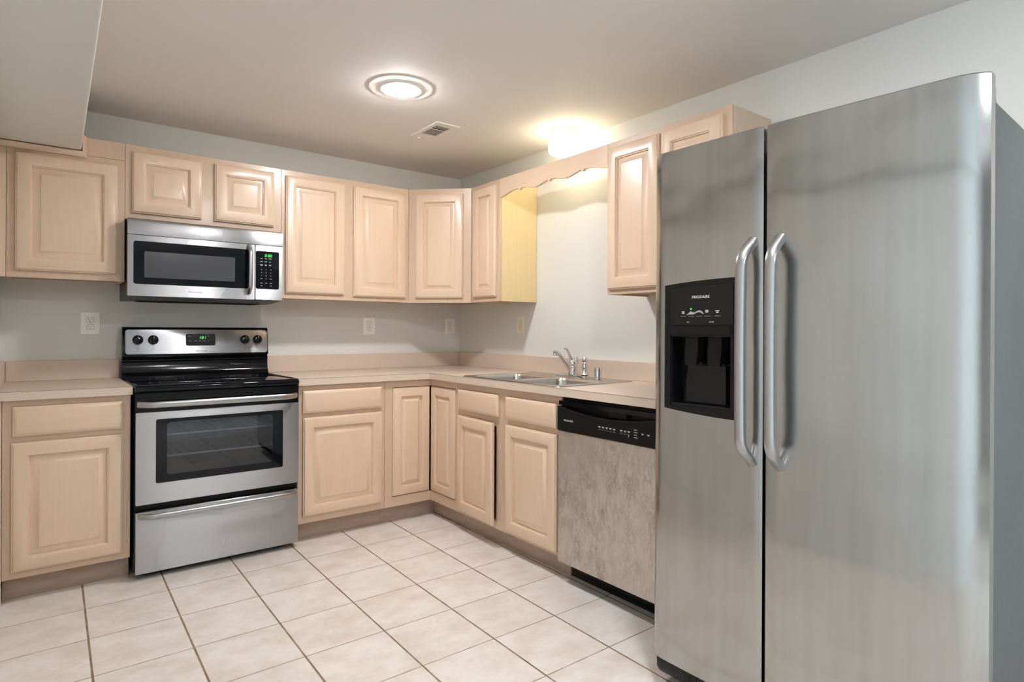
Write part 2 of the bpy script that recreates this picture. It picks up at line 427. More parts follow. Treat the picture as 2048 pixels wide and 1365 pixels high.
# bulkhead along the left wall, with the wooden cove trim where it meets the cabinet
bh = BM(); BHZ, BHX = 2.060, -2.419
loops = []
for y, xr in ((-.336, BHX), (YB, BHX-.12)):
    r = .012
    loops.append([(XL, y, BHZ), (xr-r, y, BHZ), (xr-r*.3, y, BHZ+r*.3), (xr, y, BHZ+r), (xr, y, H), (XL, y, H)])
rings(bh, loops)
struct('ceiling_bulkhead', bh, M['wall'])
t1 = BM()
rings(t1, [[(XL, -.3052, 2.030), (XL, -.320, 2.032), (XL, -.331, 2.044), (XL, -.333, 2.056), (XL, -.3052, 2.056)], [(-2.397, -.3052, 2.030), (-2.402, -.320, 2.032), (-2.409, -.331, 2.044), (-2.413, -.333, 2.056), (-2.413, -.3052, 2.056)]])
struct('trim_1', t1, M['wood'])
t2 = BM()
rings(t2, [[(-2.397, -.3052, 2.030), (-2.402, -.320, 2.032), (-2.409, -.331, 2.044), (-2.415, -.334, 2.058), (-2.415, -.3052, 2.058)], [(-2.397, -.3052, 2.136), (-2.402, -.320, 2.136), (-2.409, -.331, 2.136), (-2.415, -.334, 2.136), (-2.415, -.3052, 2.136)]])
struct('trim_2', t2, M['wood'])

# ------------------------------------------------------------------ wall cabinets
UB, UT, XA, XM = 1.3691, 2.134, -2.2355, -1.4526
def carcass(b, x0, x1, z0, z1, yf=-.288, lip=.012, yback=-.002):
    t = .015
    box(b, x0, x0+t, yf, yback, z0, z1, .001, 1); box(b, x1-t, x1, yf, yback, z0, z1, .001, 1)
    box(b, x0+t, x1-t, yf, yback, z1-t, z1); box(b, x0+t, x1-t, yback-.006, yback, z0+lip+t, z1-t)
def under(b, x0, x1, z0, yf=-.288, lip=.012, yback=-.002): box(b, x0+.015, x1-.015, yf, yback, z0+lip, z0+lip+.014)
def wall_cab(label, x0, x1, z0, z1, doors, frame=FB, mat=None):
    t = thing('wall_cabinet', label, 'cabinet', ((x0+x1)/2, -.15, z0), frame)
    b = BM(); carcass(b, x0, x1, z0, z1); part('carcass', b, mat or M['veneer'], t)
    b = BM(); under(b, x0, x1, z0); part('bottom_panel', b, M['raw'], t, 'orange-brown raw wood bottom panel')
    part('face_frame', bx(x0+.0006, x1-.0006, -.3048, -.288, z0, z1, .0012, 1), M['woodf'], t)
    for d in doors:
        b = BM(); raised(b, *d, -.3056, DOORN if d[1]-d[0] < .27 else DOOR); part('door', b, M['wood'], t)
    return t
c = wall_cab('pale maple wall cabinet with one square door, partly below the ceiling bulkhead', -2.7035, XA, 1.426, 2.045, [(-2.671, -2.269, 1.460, 2.013)])
part('filler_strip', bx(-2.7035, XA-.0006, -.304, -.290, 2.0465, UT, .001, 1), M['woodf'], c)
part('filler_strip', bx(XL+.001, -2.7045, -.304, -.285, 1.426, UT, .001, 1), M['wood'], c)
wall_cab('short maple wall cabinet with two small doors directly above the microwave', XA, XM, 1.750, UT, [(-2.206, -1.882, 1.784, 2.101), (-1.817, -1.498, 1.785, 2.103)])
wall_cab('wide maple wall cabinet with two tall doors right of the microwave', XM, -.6106, UB, UT, [(-1.430, -1.068, 1.402, 2.100), (-1.006, -.640, 1.397, 2.100)])
# diagonal corner cabinet
hw = .3055/math.sqrt(2)
t = thing('corner_wall_cabinet', 'maple wall cabinet set diagonally across the corner with one tall door', 'cabinet', (0, -.45, UB), FD)
b = BM()
pent = [(-.6096, -.003), (-.6096, -.29), (-.305, -.5946), (-.29, -.6096), (-.003, -.6096), (-.003, -.003)]
pent = [(-.6096, -.003), (-.6096, -.284), (-.284, -.6096), (-.003, -.6096), (-.003, -.003)]
def pz(bm, pts, z0, z1): prism_z(bm, pts, z0, z1)
pz(b, pent, UT-.015, UT)
box(b, -.6096, -.5946, -.286, -.003, UB, UT-.015); box(b, -.286, -.003, -.6096, -.5946, UB, UT-.015); box(b, -.594, -.003, -.012, -.003, UB+.03, UT-.015); box(b, -.012, -.003, -.594, -.012, UB+.03, UT-.015)
part('carcass', b, M['veneer'], t, frame=FB)
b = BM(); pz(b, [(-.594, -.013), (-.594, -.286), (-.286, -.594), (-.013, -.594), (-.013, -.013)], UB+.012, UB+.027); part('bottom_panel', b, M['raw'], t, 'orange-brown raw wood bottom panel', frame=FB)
yd = -(.61+.305)/math.sqrt(2)
b = BM(); rings(b, [[(-hw+.001, yd, z), (hw-.001, yd, z), (hw-.014, yd+.0165, z), (-hw+.014, yd+.0165, z)] for z in (UB, UT)])
part('face_frame', b, M['woodf'], t)
b = BM(); raised(b, -hw+.052, hw-.056, 1.399, 2.098, yd-.0008, DOORN); part('door', b, M['wood'], t)
# right wall: s = -y
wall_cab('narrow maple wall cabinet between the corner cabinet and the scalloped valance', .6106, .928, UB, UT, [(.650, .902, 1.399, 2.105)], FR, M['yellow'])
wall_cab('maple wall cabinet with two doors partly hidden behind the refrigerator top', 1.843, 2.546, UB, UT, [(1.856, 2.176, 1.393, 2.103), (2.188, 2.507, 1.393, 2.103)], FR)
t = thing('valance', 'scalloped maple valance board spanning above the sink between two wall cabinets', 'valance', (1.385, -.29, UT), FR)
cusp = [(.928, 2.019), (.96, 2.023), (1.00, 2.033), (1.04, 2.041), (1.08, 2.0445), (1.105, 2.0435), (1.114, 2.040), (1.118, 2.033), (1.126, 2.033), (1.131, 2.040), (1.146, 2.042), (1.18, 2.038), (1.22, 2.029), (1.26, 2.023), (1.30, 2.027), (1.34, 2.036), (1.37, 2.0425), (1.381, 2.0415), (1.386, 2.034), (1.394, 2.034), (1.399, 2.0415), (1.414, 2.042), (1.44, 2.040), (1.48, 2.031), (1.522, 2.024), (1.56, 2.027), (1.60, 2.036), (1.64, 2.0435), (1.652, 2.0425), (1.657, 2.035), (1.665, 2.035), (1.670, 2.0425), (1.695, 2.044), (1.74, 2.038), (1.79, 2.025), (1.843, 2.016)]
def zval(x):
    for (a, za), (c_, zc) in zip(cusp[:-1], cusp[1:]):
        if a <= x <= c_: return za+(zc-za)*(x-a)/(c_-a)
    return cusp[-1][1]
xs = sorted(set([round(.9286+(1.8424-.9286)*i/60, 4) for i in range(61)]+[p[0] for p in cusp[1:-1]]))
b = BM(); columns(b, xs, lambda a, c_: ([(zval(a), UT)], [(zval(c_), UT)]), -.286, -.3045)
part('board', b, M['woodh'], t)

# ------------------------------------------------------------------ base cabinets
ZK, ZC = .106, .8755
def base_carcass(b, x0, x1, yf=-.594):
    t = .015
    box(b, x0+.0005, x0+t, yf, -.003, ZK, ZC); box(b, x1-t, x1-.0005, yf, -.003, ZK, ZC)
    box(b, x0+t, x1-t, yf, -.003, ZK, ZK+t); box(b, x0+t, x1-t, -.009, -.003, ZK+t, ZC)
def base_cab(label, x0, x1, drawers, doors, frame=FB, openings=(), ajar=None, fx=None):
    t = thing('base_cabinet', label, 'cabinet', ((x0+x1)/2, -.3, 0), frame)
    b = BM(); base_carcass(b, x0, x1); part('carcass', b, M['veneer'], t)
    fx0, fx1 = fx or (x0, x1)
    b = BM()
    if openings:
        xs_ = sorted([fx0+.0006, fx1-.0006]+[v for o in openings for v in o[:2]])
        def sg(a, c_):
            for o in openings:
                if a >= o[0]-1e-6 and c_ <= o[1]+1e-6: return ([(ZK-.001, o[2]), (o[3], ZC)],)*2
            return ([(ZK-.001, ZC)],)*2
        columns(b, xs_, sg, -.594, -.6098)
    else: box(b, fx0+.0006, fx1-.0006, -.6098, -.594, ZK-.001, ZC, .0012, 1)
    part('face_frame', b, M['woodf'], t)
    for d in drawers:
        b = BM(); raised(b, *d, -.6106, DRAWER); part('drawer_front', b, M['woodh'], t)
    for i, d in enumerate(doors):
        b = BM(); raised(b, *d, -.6106, DOORN if d[1]-d[0] < .27 else DOOR)
        if ajar and i == ajar[0]:
            h = Vector((d[0], -.6106, 0)); R = Matrix.Translation(h) @ Matrix.Rotation(ajar[1], 4, 'Z') @ Matrix.Translation(-h); b.transform(R)
        part('door', b, M['wood'], t)
    part('toe_kick', bx(x0+.0005, x1-.0005, -.548, -.533, 0, ZK-.0005), M['toe'], t, 'darker toe kick board')
    return t
base_cab('maple base cabinet with one drawer and one door left of the range', -2.7035, XA-.001, [(-2.668, -2.269, .719, .847)], [(-2.672, -2.269, .137, .692)])
b = bx(XL+.001, -2.7045, -.609, -.59, .0, ZC, .001, 1)
part('filler_strip', b, M['wood'], [o for o in COL.objects if o.name == 'base_cabinet'][0])
base_cab('maple base cabinet with one wide drawer and one wide door right of the range', XM, -.9296, [(-1.427, -.955, .718, .844)], [(-1.425, -.953, .146, .694)])
base_cab('maple sink base cabinet with two false drawers, its first door standing ajar', .9296, 1.8436, [(.949, 1.347, .717, .836), (1.413, 1.814, .716, .834)], [(.948, 1.329, .128, .683), (1.415, 1.821, .122, .686)], FR,
         openings=[(.975, 1.318, .150, .662), (1.440, 1.795, .150, .662)], ajar=(0, -math.radians(3.2)))
# corner cabinet with two inset doors meeting in the inner corner
t = thing('corner_base_cabinet', 'maple corner base cabinet with two narrow inset doors meeting in the inner corner', 'cabinet', (-.45, -.45, 0), FB)
b = BM()
box(b, -.9288, -.9138, -.594, -.003, ZK, ZC); box(b, -.9138, -.003, -.009, -.003, ZK, ZC)
box(b, -.009, -.003, -.9138, -.009, ZK, ZC); box(b, -.594, -.009, -.9288, -.9138, ZK, ZC)
prism_z(b, [(-.9138, -.009), (-.9138, -.594), (-.594, -.594), (-.594, -.9138), (-.009, -.9138), (-.009, -.009)], ZK, ZK+.015)
part('carcass', b, M['veneer'], t)
def susan_frame(b, sgn):
    x0, x1 = (-.929, -.610) if sgn < 0 else (.610, .929)
    if sgn < 0:
        columns(b, [x0, -.8795, x1], lambda a, c_: ([(ZK-.001, ZC)] if a == x0 else [(ZK-.001, .164), (.833, ZC)],)*2, -.594, -.6098)
    else:
        columns(b, [x0, .9035, x1], lambda a, c_: ([(ZK-.001, .164), (.833, ZC)] if a == x0 else [(ZK-.001, ZC)],)*2, -.594, -.6098)
b = BM(); susan_frame(b, -1); b2 = BM(); susan_frame(b2, 1); b2.transform(FR); merge(b, b2)
part('face_frame', b, M['woodf'], t)
b = BM(); raised(b, -.876, -.6184, .168, .829, -.5970, DOORN); part('door', b, M['wood'], t)
b = BM(); raised(b, .6187, .900, .168, .829, -.5970, DOORN); part('door', b, M['wood'], t, frame=FR)
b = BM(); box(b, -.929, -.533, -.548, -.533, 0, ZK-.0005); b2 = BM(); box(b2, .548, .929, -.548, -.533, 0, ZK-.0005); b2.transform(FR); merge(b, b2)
part('toe_kick', b, M['toe'], t, 'darker toe kick board')

# ------------------------------------------------------------------ countertops
CT = .914
def flat_cells(bm, xs, ys, keep, z0, z1):
    b = BM()
    for x0, x1 in zip(xs[:-1], xs[1:]):
        for y0, y1 in zip(ys[:-1], ys[1:]):
            if keep((x0+x1)/2, (y0+y1)/2): b.faces.new([b.verts.new(p) for p in ((x0, y0, z1), (x1, y0, z1), (x1, y1, z1), (x0, y1, z1))])
    bmesh.ops.remove_doubles(b, verts=list(b.verts), dist=1e-5)
    r = bmesh.ops.extrude_face_region(b, geom=list(b.faces))
    for v in [g for g in r['geom'] if isinstance(g, bmesh.types.BMVert)]: v.co.z = z0
    merge(bm, b)
t = thing('countertop', 'short beige laminate countertop left of the range with its own backsplash', 'countertop', (-2.48, -.3, CT))
part('slab', bx(XL+.001, XA+.004, -.634, -.002, CT-.036, CT, .001, 1), M['lam'], t)
part('front_edge', bx(XL+.001, XA+.004, -.6365, -.6345, CT-.038, CT-.0018), M['lam'], t)
part('edge_seam', bx(XL+.001, XA+.004, -.6368, -.6345, CT-.0016, CT-.0002), M['seam'], t, 'thin dark seam line')
part('backsplash', bx(XL+.021, XA+.004, -.021, -.002, CT+.0003, CT+.104, .0015, 1), M['lam'], t)
part('side_splash', bx(XL+.001, XL+.020, -.60, -.002, CT+.0003, CT+.104, .0015, 1), M['lam'], t)
t = thing('countertop', 'long L-shaped beige laminate countertop wrapping the corner and holding the sink', 'countertop', (-.3, -.6, CT))
SE = 2.462
b = BM(); flat_cells(b, [XM-.003, -.634, -.602, -.088, -.002], [-SE, -1.806, -1.002, -.634, -.002],
                     lambda x, y: (y > -.634 or x > -.634) and not (-.602 < x < -.088 and -1.806 < y < -1.002), CT-.036, CT)
part('slab', b, M['lam'], t)
b = BM(); box(b, XM-.003, -.6345, -.6365, -.6345, CT-.038, CT-.0018); box(b, -.6365, -.6345, -SE, -.6365, CT-.038, CT-.0018); part('front_edge', b, M['lam'], t)
b = BM(); box(b, XM-.003, -.6345, -.6368, -.6345, CT-.0016, CT-.0002); box(b, -.6368, -.6345, -SE, -.6365, CT-.0016, CT-.0002); part('edge_seam', b, M['seam'], t, 'thin dark seam line')
part('backsplash', bx(XM-.003, -.0225, -.021, -.002, CT+.0003, CT+.104, .0015, 1), M['lam'], t)
part('backsplash', bx(-.021, -.002, -SE, -.002, CT+.0003, CT+.104, .0015, 1), M['lam'], t)

# ------------------------------------------------------------------ sink, faucet
t = thing('sink', 'double-bowl stainless steel drop-in sink set into the long countertop', 'sink', (1.405, -.34, CT), FR)
def rr_loop(x0, x1, y0, y1, r, z, n=6): return [(a, c_, z) for a, c_ in rrect(x0, x1, y0, y1, r, n)]
def bowl(bm, x0, x1, y0, y1, zt, dep):
    L = []
    for ins, z, r in ((0, zt, .05), (.004, zt-.004, .05), (.008, zt-.02, .05), (.016, zt-dep+.03, .055), (.026, zt-dep+.010, .055), (.05, zt-dep, .05)):
        L.append(rr_loop(x0+ins, x1-ins, y0+ins, y1-ins, r, z))
    rings(bm, L, cap0=False)
bowls = [(1.035, 1.385, -.588, -.236), (1.430, 1.780, -.588, -.236)]
zr = CT+.0055
b = BM(); vs = []
out = [rr_loop(.984, 1.824, -.622, -.070, .025, CT+.0004), rr_loop(.985, 1.823, -.621, -.071, .025, CT+.0035), rr_loop(.990, 1.818, -.616, -.076, .022, zr)]
v = rings(b, out, False, False)
b2 = BM(); eds = []
for lp in [out[2]]+[rr_loop(*q, .05, zr) for q in bowls]:
    vv = [b2.verts.new(p) for p in lp]
    for i in range(len(vv)): eds.append(b2.edges.new((vv[i], vv[(i+1) % len(vv)])))
bmesh.ops.triangle_fill(b2, edges=eds, use_beauty=True)
merge(b, b2); bmesh.ops.remove_doubles(b, verts=list(b.verts), dist=1e-5)
part('rim', b, M['sinksteel'], t)
for q in bowls:
    b = BM(); bowl(b, *q, zr, .17); bo = part('bowl', b, M['sinksteel'], t)
    b = BM(); lathe(b, [(.045, zr-.1695), (.043, zr-.166), (.030, zr-.167), (.028, zr-.169), (.004, zr-.169)], ((q[0]+q[1])/2, -.41, 0), 28)
    part('drain', b, M['chrome'], bo)
FX, FY = 1.397, -.116
t = thing('faucet', 'chrome single-lever kitchen faucet with its spout raised over the sink', 'faucet', (FX, FY, zr), FR)
b = BM(); L = []
for ins, z in ((0, zr+.0003), (.001, zr+.006), (.008, zr+.011), (.016, zr+.0125)): L.append(rr_loop(FX-.128+ins, FX+.128-ins, FY-.029+ins, FY+.029-ins, .026-ins*.5, z))
rings(b, L); part('base_plate', b, M['chrome'], t)
zb = zr+.0125
b = BM(); lathe(b, [(.030, zb-.001), (.0295, zb+.006), (.0265, zb+.012), (.0255, zb+.040), (.0265, zb+.047), (.0255, zb+.049), (.0265, zb+.051), (.0265, zb+.068), (.022, zb+.080), (.012, zb+.087), (.002, zb+.089)], (FX, FY, 0), 32); part('body', b, M['chrome'], t)
b = BM(); sweep(b, [(FX, FY-.010, zb+.022), (FX+.001, FY-.035, zb+.040), (FX+.003, FY-.075, zb+.082), (FX+.005, FY-.108, zb+.113), (FX+.006, FY-.122, zb+.124), (FX+.007, FY-.136, zb+.128)], [.014, .0135, .0125, .0115, .0115, .011], [.016, .015, .0135, .012, .0115, .011], (0, 0, 1), 18); sp = part('spout', b, M['chrome'], t)
b = BM(); lathe(b, [(.0105, zb+.112), (.0125, zb+.113), (.0128, zb+.124), (.0118, zb+.1255), (.0128, zb+.127), (.0128, zb+.138), (.0105, zb+.141), (.002, zb+.1415)], (FX+.008, FY-.146, 0), 24); part('aerator', b, M['chrome'], sp)
b = BM(); sweep(b, [(FX, FY-.004, zb+.070), (FX, FY-.014, zb+.090), (FX, FY-.030, zb+.118), (FX-.001, FY-.042, zb+.140), (FX-.001, FY-.054, zb+.150), (FX-.001, FY-.066, zb+.151)], [.015, .012, .0095, .0085, .010, .006], [.012, .009, .006, .0055, .005, .004], (0, 0, 1), 16); part('lever', b, M['chrome'], t)
b = BM(); lathe(b, [(.014, zb+.06), (.0145, zb+.085), (.0135, zb+.100), (.006, zb+.103), (.001, zb+.1035)], (FX+.010, FY+.014, 0), 24); part('cap', b, M['chrome'], t)
t = thing('side_sprayer', 'chrome side sprayer standing beside the faucet on the sink deck', 'sprayer', (FX+.098, FY, zr), FR)
b = BM(); lathe(b, [(.024, zr+.0135), (.023, zr+.018), (.017, zr+.024), (.014, zr+.030), (.006, zr+.0301)], (FX+.098, FY, 0), 28); part('collar', b, M['chrome'], t)
b = BM(); lathe(b, [(.010, zr+.0302), (.014, zr+.036), (.0165, zr+.050), (.017, zr+.062), (.0135, zr+.080), (.0115, zr+.086), (.015, zr+.089), (.017, zr+.097), (.0165, zr+.107), (.012, zr+.114), (.003, zr+.1155)], (FX+.098, FY, 0), 28); part('spray_head', b, M['chrome'], t)
AX, AY = 1.604, -.122
t = thing('air_gap_cap', 'short chrome cylindrical air gap cap at the back of the sink deck', 'air gap', (AX, AY, zr), FR)
b = BM(); lathe(b, [(.026, zr+.0003), (.0255, zr+.004), (.0215, zr+.006), (.0212, zr+.058), (.019, zr+.062), (.004, zr+.063)], (AX, AY, 0), 32); part('cap', b, M['chrome'], t)

# ------------------------------------------------------------------ range
RX0, RX1 = -2.2255, -1.4625; RC = (RX0+RX1)/2
t = thing('range', 'freestanding electric range with black glass cooktop and stainless oven door', 'range', (RC, -.34, 0))
b = BM()
box(b, RX0+.001, RX0+.018, -.628, -.025, .03, .885, .003); box(b, RX1-.018, RX1-.001, -.628, -.025, .03, .885, .003)
box(b, RX0+.018, RX1-.018, -.627, -.025, .03, .350); box(b, RX0+.018, RX1-.018, -.627, -.025, .855, .885); box(b, RX0+.018, RX1-.018, -.045, -.025, .350, .855)
for x in (RX0+.05, RX1-.05):
    for y in (-.57, -.08): lathe(b, [(.016, .0), (.018, .012), (.010, .014), (.010, .031)], (x, y, 0), 14)
# hollow for the oven is set back from the door
part('body', b, M['blackm'], t)
# cooktop
b = BM(); box(b, RX0+.0, RX1-.0, -.672, -.055, .886, .9145, .009, 4); ck = part('cooktop', b, M['blackglass'], t)
b = BM()
box(b, RX0+.001, RX0+.014, -.655, -.10, .9147, .9185, .0018); box(b, RX1-.014, RX1-.001, -.655, -.10, .9147, .9185, .0018)
box(b, RX0+.014, RX1-.014, -.668, -.650, .9147, .9185, .0018)
part('rim', b, M['black'], ck)
def annulus(bm, cx, cy, r0, r1, z, n=56):
    rings(bm, [[(cx+r*math.cos(2*math.pi*k/n), cy+r*math.sin(2*math.pi*k/n), zz) for k in range(n)] for r, zz in ((r0, z), (r0, z+.0004), (r1, z+.0004), (r1, z))], False, False)
M['burner'] = plain('burner_print', (0.05, 0.05, 0.055), 0.3)
for cx, cy, r in ((RC-.19, -.50, .115), (RC+.19, -.50, .10), (RC-.19, -.22, .08), (RC+.19, -.22, .095)):
    b = BM(); annulus(b, cx, cy, r-.002, r, .9147); annulus(b, cx, cy, r*.6, r*.6+.002, .9147); part('burner_ring', b, M['burner'], ck)
# backguard
b = BM()
prof = [(-.024, .886), (-.100, .886), (-.100, .925), (-.088, .940), (-.080, .955), (-.078, 1.000), (-.084, 1.006), (-.084, 1.012), (-.078, 1.018), (-.074, 1.028), (-.092, 1.034), (-.092, 1.040), (-.076, 1.184), (-.068, 1.194), (-.024, 1.196)]
x0, x1 = RX0+.001, RX1-.001
rings(b, [[(x, y, z) for y, z in prof] for x in (x0, x1)])
bg_ = part('backguard', b, M['black'], t)
def tilt(bm):
    for v_ in bm.verts: v_.co.y += (v_.co.z-1.04)*(.016/.144)
def guard(bm): tilt(bm); return bm
b = BM(); slab_xz(b, rrect(RX0+.014, RX1-.006, 1.044, 1.181, .014), -.0915, -.0945, .0012); part('control_panel', guard(b), M['steel'], bg_)
for x in (-2.153, -2.079, -1.598, -1.525):
    b = BM(); lathe(b, [(.026, -.0948), (.0255, -.104), (.023, -.108), (.021, -.109), (.002, -.109)], (x, 0, 1.124), 36, 'Y'); box(b, x-.0055, x+.0055, -.1225, -.1085, 1.124-.022, 1.124+.022, .002); kb = part('knob', guard(b), M['black'], t)
    b = BM(); box(b, x-.001, x+.001, -.1232, -.1224, 1.124+.008, 1.124+.020); part('pointer', guard(b), M['mark'], kb)
for x in (-2.153, -2.079, -1.598, -1.525):
    b = BM()
    for k in range(12):
        if k in (3, 9): continue
        a = 2*math.pi*k/12; box(b, x+.034*math.cos(a)-.001, x+.034*math.cos(a)+.001, -.0952, -.0946, 1.124+.034*math.sin(a)-.001, 1.124+.034*math.sin(a)+.001)
    box(b, x-.004, x+.004, -.0952, -.0946, 1.158, 1.1605); box(b, x-.005, x+.005, -.0952, -.0946, 1.089, 1.0905)
    for q in ((x-.006, x+.006, 1.0690, 1.0700), (x-.006, x+.006, 1.078, 1.079), (x-.006, x-.005, 1.069, 1.079), (x+.005, x+.006, 1.069, 1.079)): box(b, q[0], q[1], -.0952, -.0946, q[2], q[3])
    part('dial_marking', guard(b), M['markd'], bg_)
b = BM(); slab_xz(b, rrect(-1.917, -1.762, 1.089, 1.157, .010), -.0947, -.0975, .001); dp = part('clock_display', guard(b), M['blackm'], bg_)
b = BM()
digit(b, '1', -1.849, 1.128, .007, .0145, -.0977); digit(b, '3', -1.836, 1.128, .009, .0145, -.0977); digit(b, '1', -1.823, 1.128, .007, .0145, -.0977)
for z in (1.132, 1.138): box(b, -1.8395, -1.8378, -.0981, -.0976, z, z+.0018)
part('green_digits', guard(b), M['green'], dp, 'green clock digits')
b = BM()
for x, z, w in ((-1.897, 1.142, .012), (-1.897, 1.115, .012), (-1.868, 1.115, .012), (-1.845, 1.115, .012), (-1.822, 1.115, .012), (-1.800, 1.142, .003), (-1.800, 1.115, .003)): b = BM(); box(b, x-w/2, x+w/2, -.0980, -.0975, z, z+.0022); part('button_marking', guard(b), M['mark'], dp)
b = text_bm('FRIGIDAIRE', .060, -1.835, -.0946, 1.0585, .0072); part('brand_lettering', guard(b), M['markd'], bg_)
# oven door: black upper band, steel panel with window
YD = -.668
def panel_hole(bm, outer, inner, y0, y1):
    lo = [(x, y1, z) for x, z in outer]; li = [(x, y1, z) for x, z in inner]
    b2 = BM(); eds = []
    for lp in (lo, li):
        vv = [b2.verts.new(p) for p in lp]
        for i in range(len(vv)): eds.append(b2.edges.new((vv[i], vv[(i+1) % len(vv)])))
    bmesh.ops.triangle_fill(b2, edges=eds, use_beauty=True)
    r = bmesh.ops.extrude_face_region(b2, geom=list(b2.faces))
    for v_ in [g for g in r['geom'] if isinstance(g, bmesh.types.BMVert)]: v_.co.y = y0
    merge(bm, b2)
WNX0, WNX1, WNZ0, WNZ1 = -2.093, -1.601, .485, .737
b = BM(); panel_hole(b, rrect(RX0+.002, RX1-.002, .352, .880, .004, 2), rrect(WNX0-.01, WNX1+.01, WNZ0-.01, WNZ1+.01, .01, 4), -.6285, -.660)
od = part('oven_door', b, M['black'], t)
b = BM(); panel_hole(b, rrect(RX0+.003, RX1-.003, .356, .790, .003, 2), rrect(-2.140, -1.549, .450, .755, .008, 4), -.6605, YD)
part('steel_panel', b, M['steel'], od)
b = BM(); panel_hole(b, rrect(-2.139, -1.550, .451, .754, .007, 4), rrect(WNX0, WNX1, WNZ0, WNZ1, .018, 5), -.6605, YD+.0015); part('window_border', b, M['blackglass'], od)
b = BM(); slab_xz(b, rrect(WNX0+.0003, WNX1-.0003, WNZ0+.0003, WNZ1-.0003, .018, 5), -.661, YD+.0025); part('window_glass', b, M['ovenglass'], od)
def bar_handle(x0, x1, z, yd, out, w=.009, h=.014, drop=0):
    P = []
    for k in range(25):
        u = k/24; e = min(u, 1-u)
        f = min(1, e/.085); f = math.sin(f*math.pi/2)**.9
        P.append((x0+(x1-x0)*u, yd-.001-out*f-.006*math.sin(math.pi*u), z))
    bm = BM(); sweep(bm, P, w, h, (0, 0, 1), 16, .75); return bm
part('handle', bar_handle(-2.212, -1.478, .8285, -.661, .044, .008, .0145), M['handle'], od, 'satin steel bar handle')
# oven interior with two wire racks
b = BM()
box(b, -2.150, -2.140, -.620, -.10, .40, .82); box(b, -1.550, -1.540, -.620, -.10, .40, .82); box(b, -2.140, -1.550, -.11, -.10, .40, .82)
box(b, -2.140, -1.550, -.620, -.11, .40, .41); box(b, -2.140, -1.550, -.620, -.11, .81, .82)
part('oven_cavity', b, M['ovenin'], t)
for z in (.560, .665):
    b = BM()
    for y in (-.59, -.575, -.13): sweep(b, [(-2.139, y, z), (-1.551, y, z)], .003, .003, n=8)
    for k in range(14): x = -2.118+k*.042; sweep(b, [(x, -.585, z+.003), (x, -.12, z+.003)], .001, .001, n=6)
    part('oven_rack', b, M['rack'], t)
# drawer
b = BM(); box(b, RX0+.002, RX1-.002, -.652, -.6285, .028, .322, .003); dr = part('storage_drawer', b, M['black'], t)
b = BM(); slab_xz(b, rrect(RX0+.004, RX1-.003, .030, .320, .004, 3), -.6525, -.664, .0015); part('drawer_front', b, M['steel'], dr)
part('handle', bar_handle(-2.208, -1.480, .303, -.663, .036, .008, .0125), M['handle'], dr, 'satin steel bar handle')

# ------------------------------------------------------------------ microwave
MX0, MX1 = -2.2325, -1.4725; YM = -.400
t = thing('microwave', 'stainless over-the-range microwave with dark window above the range', 'microwave', (-1.8525, -.2, 1.338))
b = BM()
rings(b, [[(x, -.003, 1.338), (x, -.16, 1.338), (x, -.375, 1.350), (x, -.375, 1.747), (x, -.003, 1.747)] for x in (MX0+.002, MX1-.002)]); part('case', b, M['blackm'], t)
b = BM(); box(b, MX0+.07, MX1-.06, -.150, -.03, 1.3335, 1.3375, .001)
for k in range(14): box(b, MX0+.09+k*.044, MX0+.12+k*.044, -.14, -.04, 1.3325, 1.3334)
part('grease_filter', b, M['dark'], t)
b = BM()
rings(b, [[(x, -.376, 1.6635), (x, YM+.001, 1.6635), (x, YM, 1.6655), (x, YM, 1.728), (x, YM+.003, 1.737), (x, YM+.010, 1.7425), (x, -.376, 1.744)] for x in (MX0, MX0+.25, MX1-.25, MX1)]); part('vent_panel', b, M['steel'], t)
b = BM(); panel_hole(b, rrect(MX0, -1.6265, 1.352, 1.6605, .003, 2), rrect(-2.2075, -1.636, 1.412, 1.631, .012, 5), -.376, YM); md = part('door', b, M['steel'], t)
b = BM(); slab_xz(b, rrect(-2.207, -1.6365, 1.4125, 1.6305, .012, 5), -.377, YM+.0006); part('door_glass', b, M['blackglass'], md)
b = BM(); slab_xz(b, rrect(-2.160, -1.729, 1.447, 1.580, .004, 3), YM+.0005, YM+.0002); part('window_screen', b, M['screen'], md)
hp = []
for k in range(25):
    u = k/24; e = min(u, 1-u); f = math.sin(min(1, e/.2)*math.pi/2)
    hp.append((-1.657, YM-.001-.036*f-.006*math.sin(math.pi*u), 1.388+.266*u))
b = BM(); sweep(b, hp, .011, .0075, (0, 1, 0), 16, .8); part('handle', b, M['handle'], md, 'satin steel upright handle')
b = text_bm('FRIGIDAIRE', .066, -1.926, YM-.0003, 1.381, .0066); part('brand_lettering', b, M['markd'], md)
b = BM(); lathe(b, [(.0055, YM-.0002), (.005, YM-.0014), (.001, YM-.0016)], (-1.968, 0, 1.388), 20, 'Y'); part('round_badge', b, M['white'], md)
b = BM(); slab_xz(b, rrect(-1.6225, MX1, 1.352, 1.6605, .003, 2), -.376, YM, .001); cp = part('control_section', b, M['steel'], t)
b = BM(); slab_xz(b, rrect(-1.620, -1.493, 1.414, 1.628, .010, 5), YM-.0002, YM-.0014); kp = part('keypad', b, M['blackglass'], cp)
b = BM()
yk = YM-.0015
for i, ch in enumerate('000'):
    digit(b, ch, -1.572+(0, .017, .0285)[i], 1.597, .0085, .0135, yk)
for z in (1.6005, 1.607): box(b, -1.5605, -1.559, yk-.0004, yk, z, z+.0016)
part('green_digits', b, M['green'], kp, 'green clock digits')
b = BM()
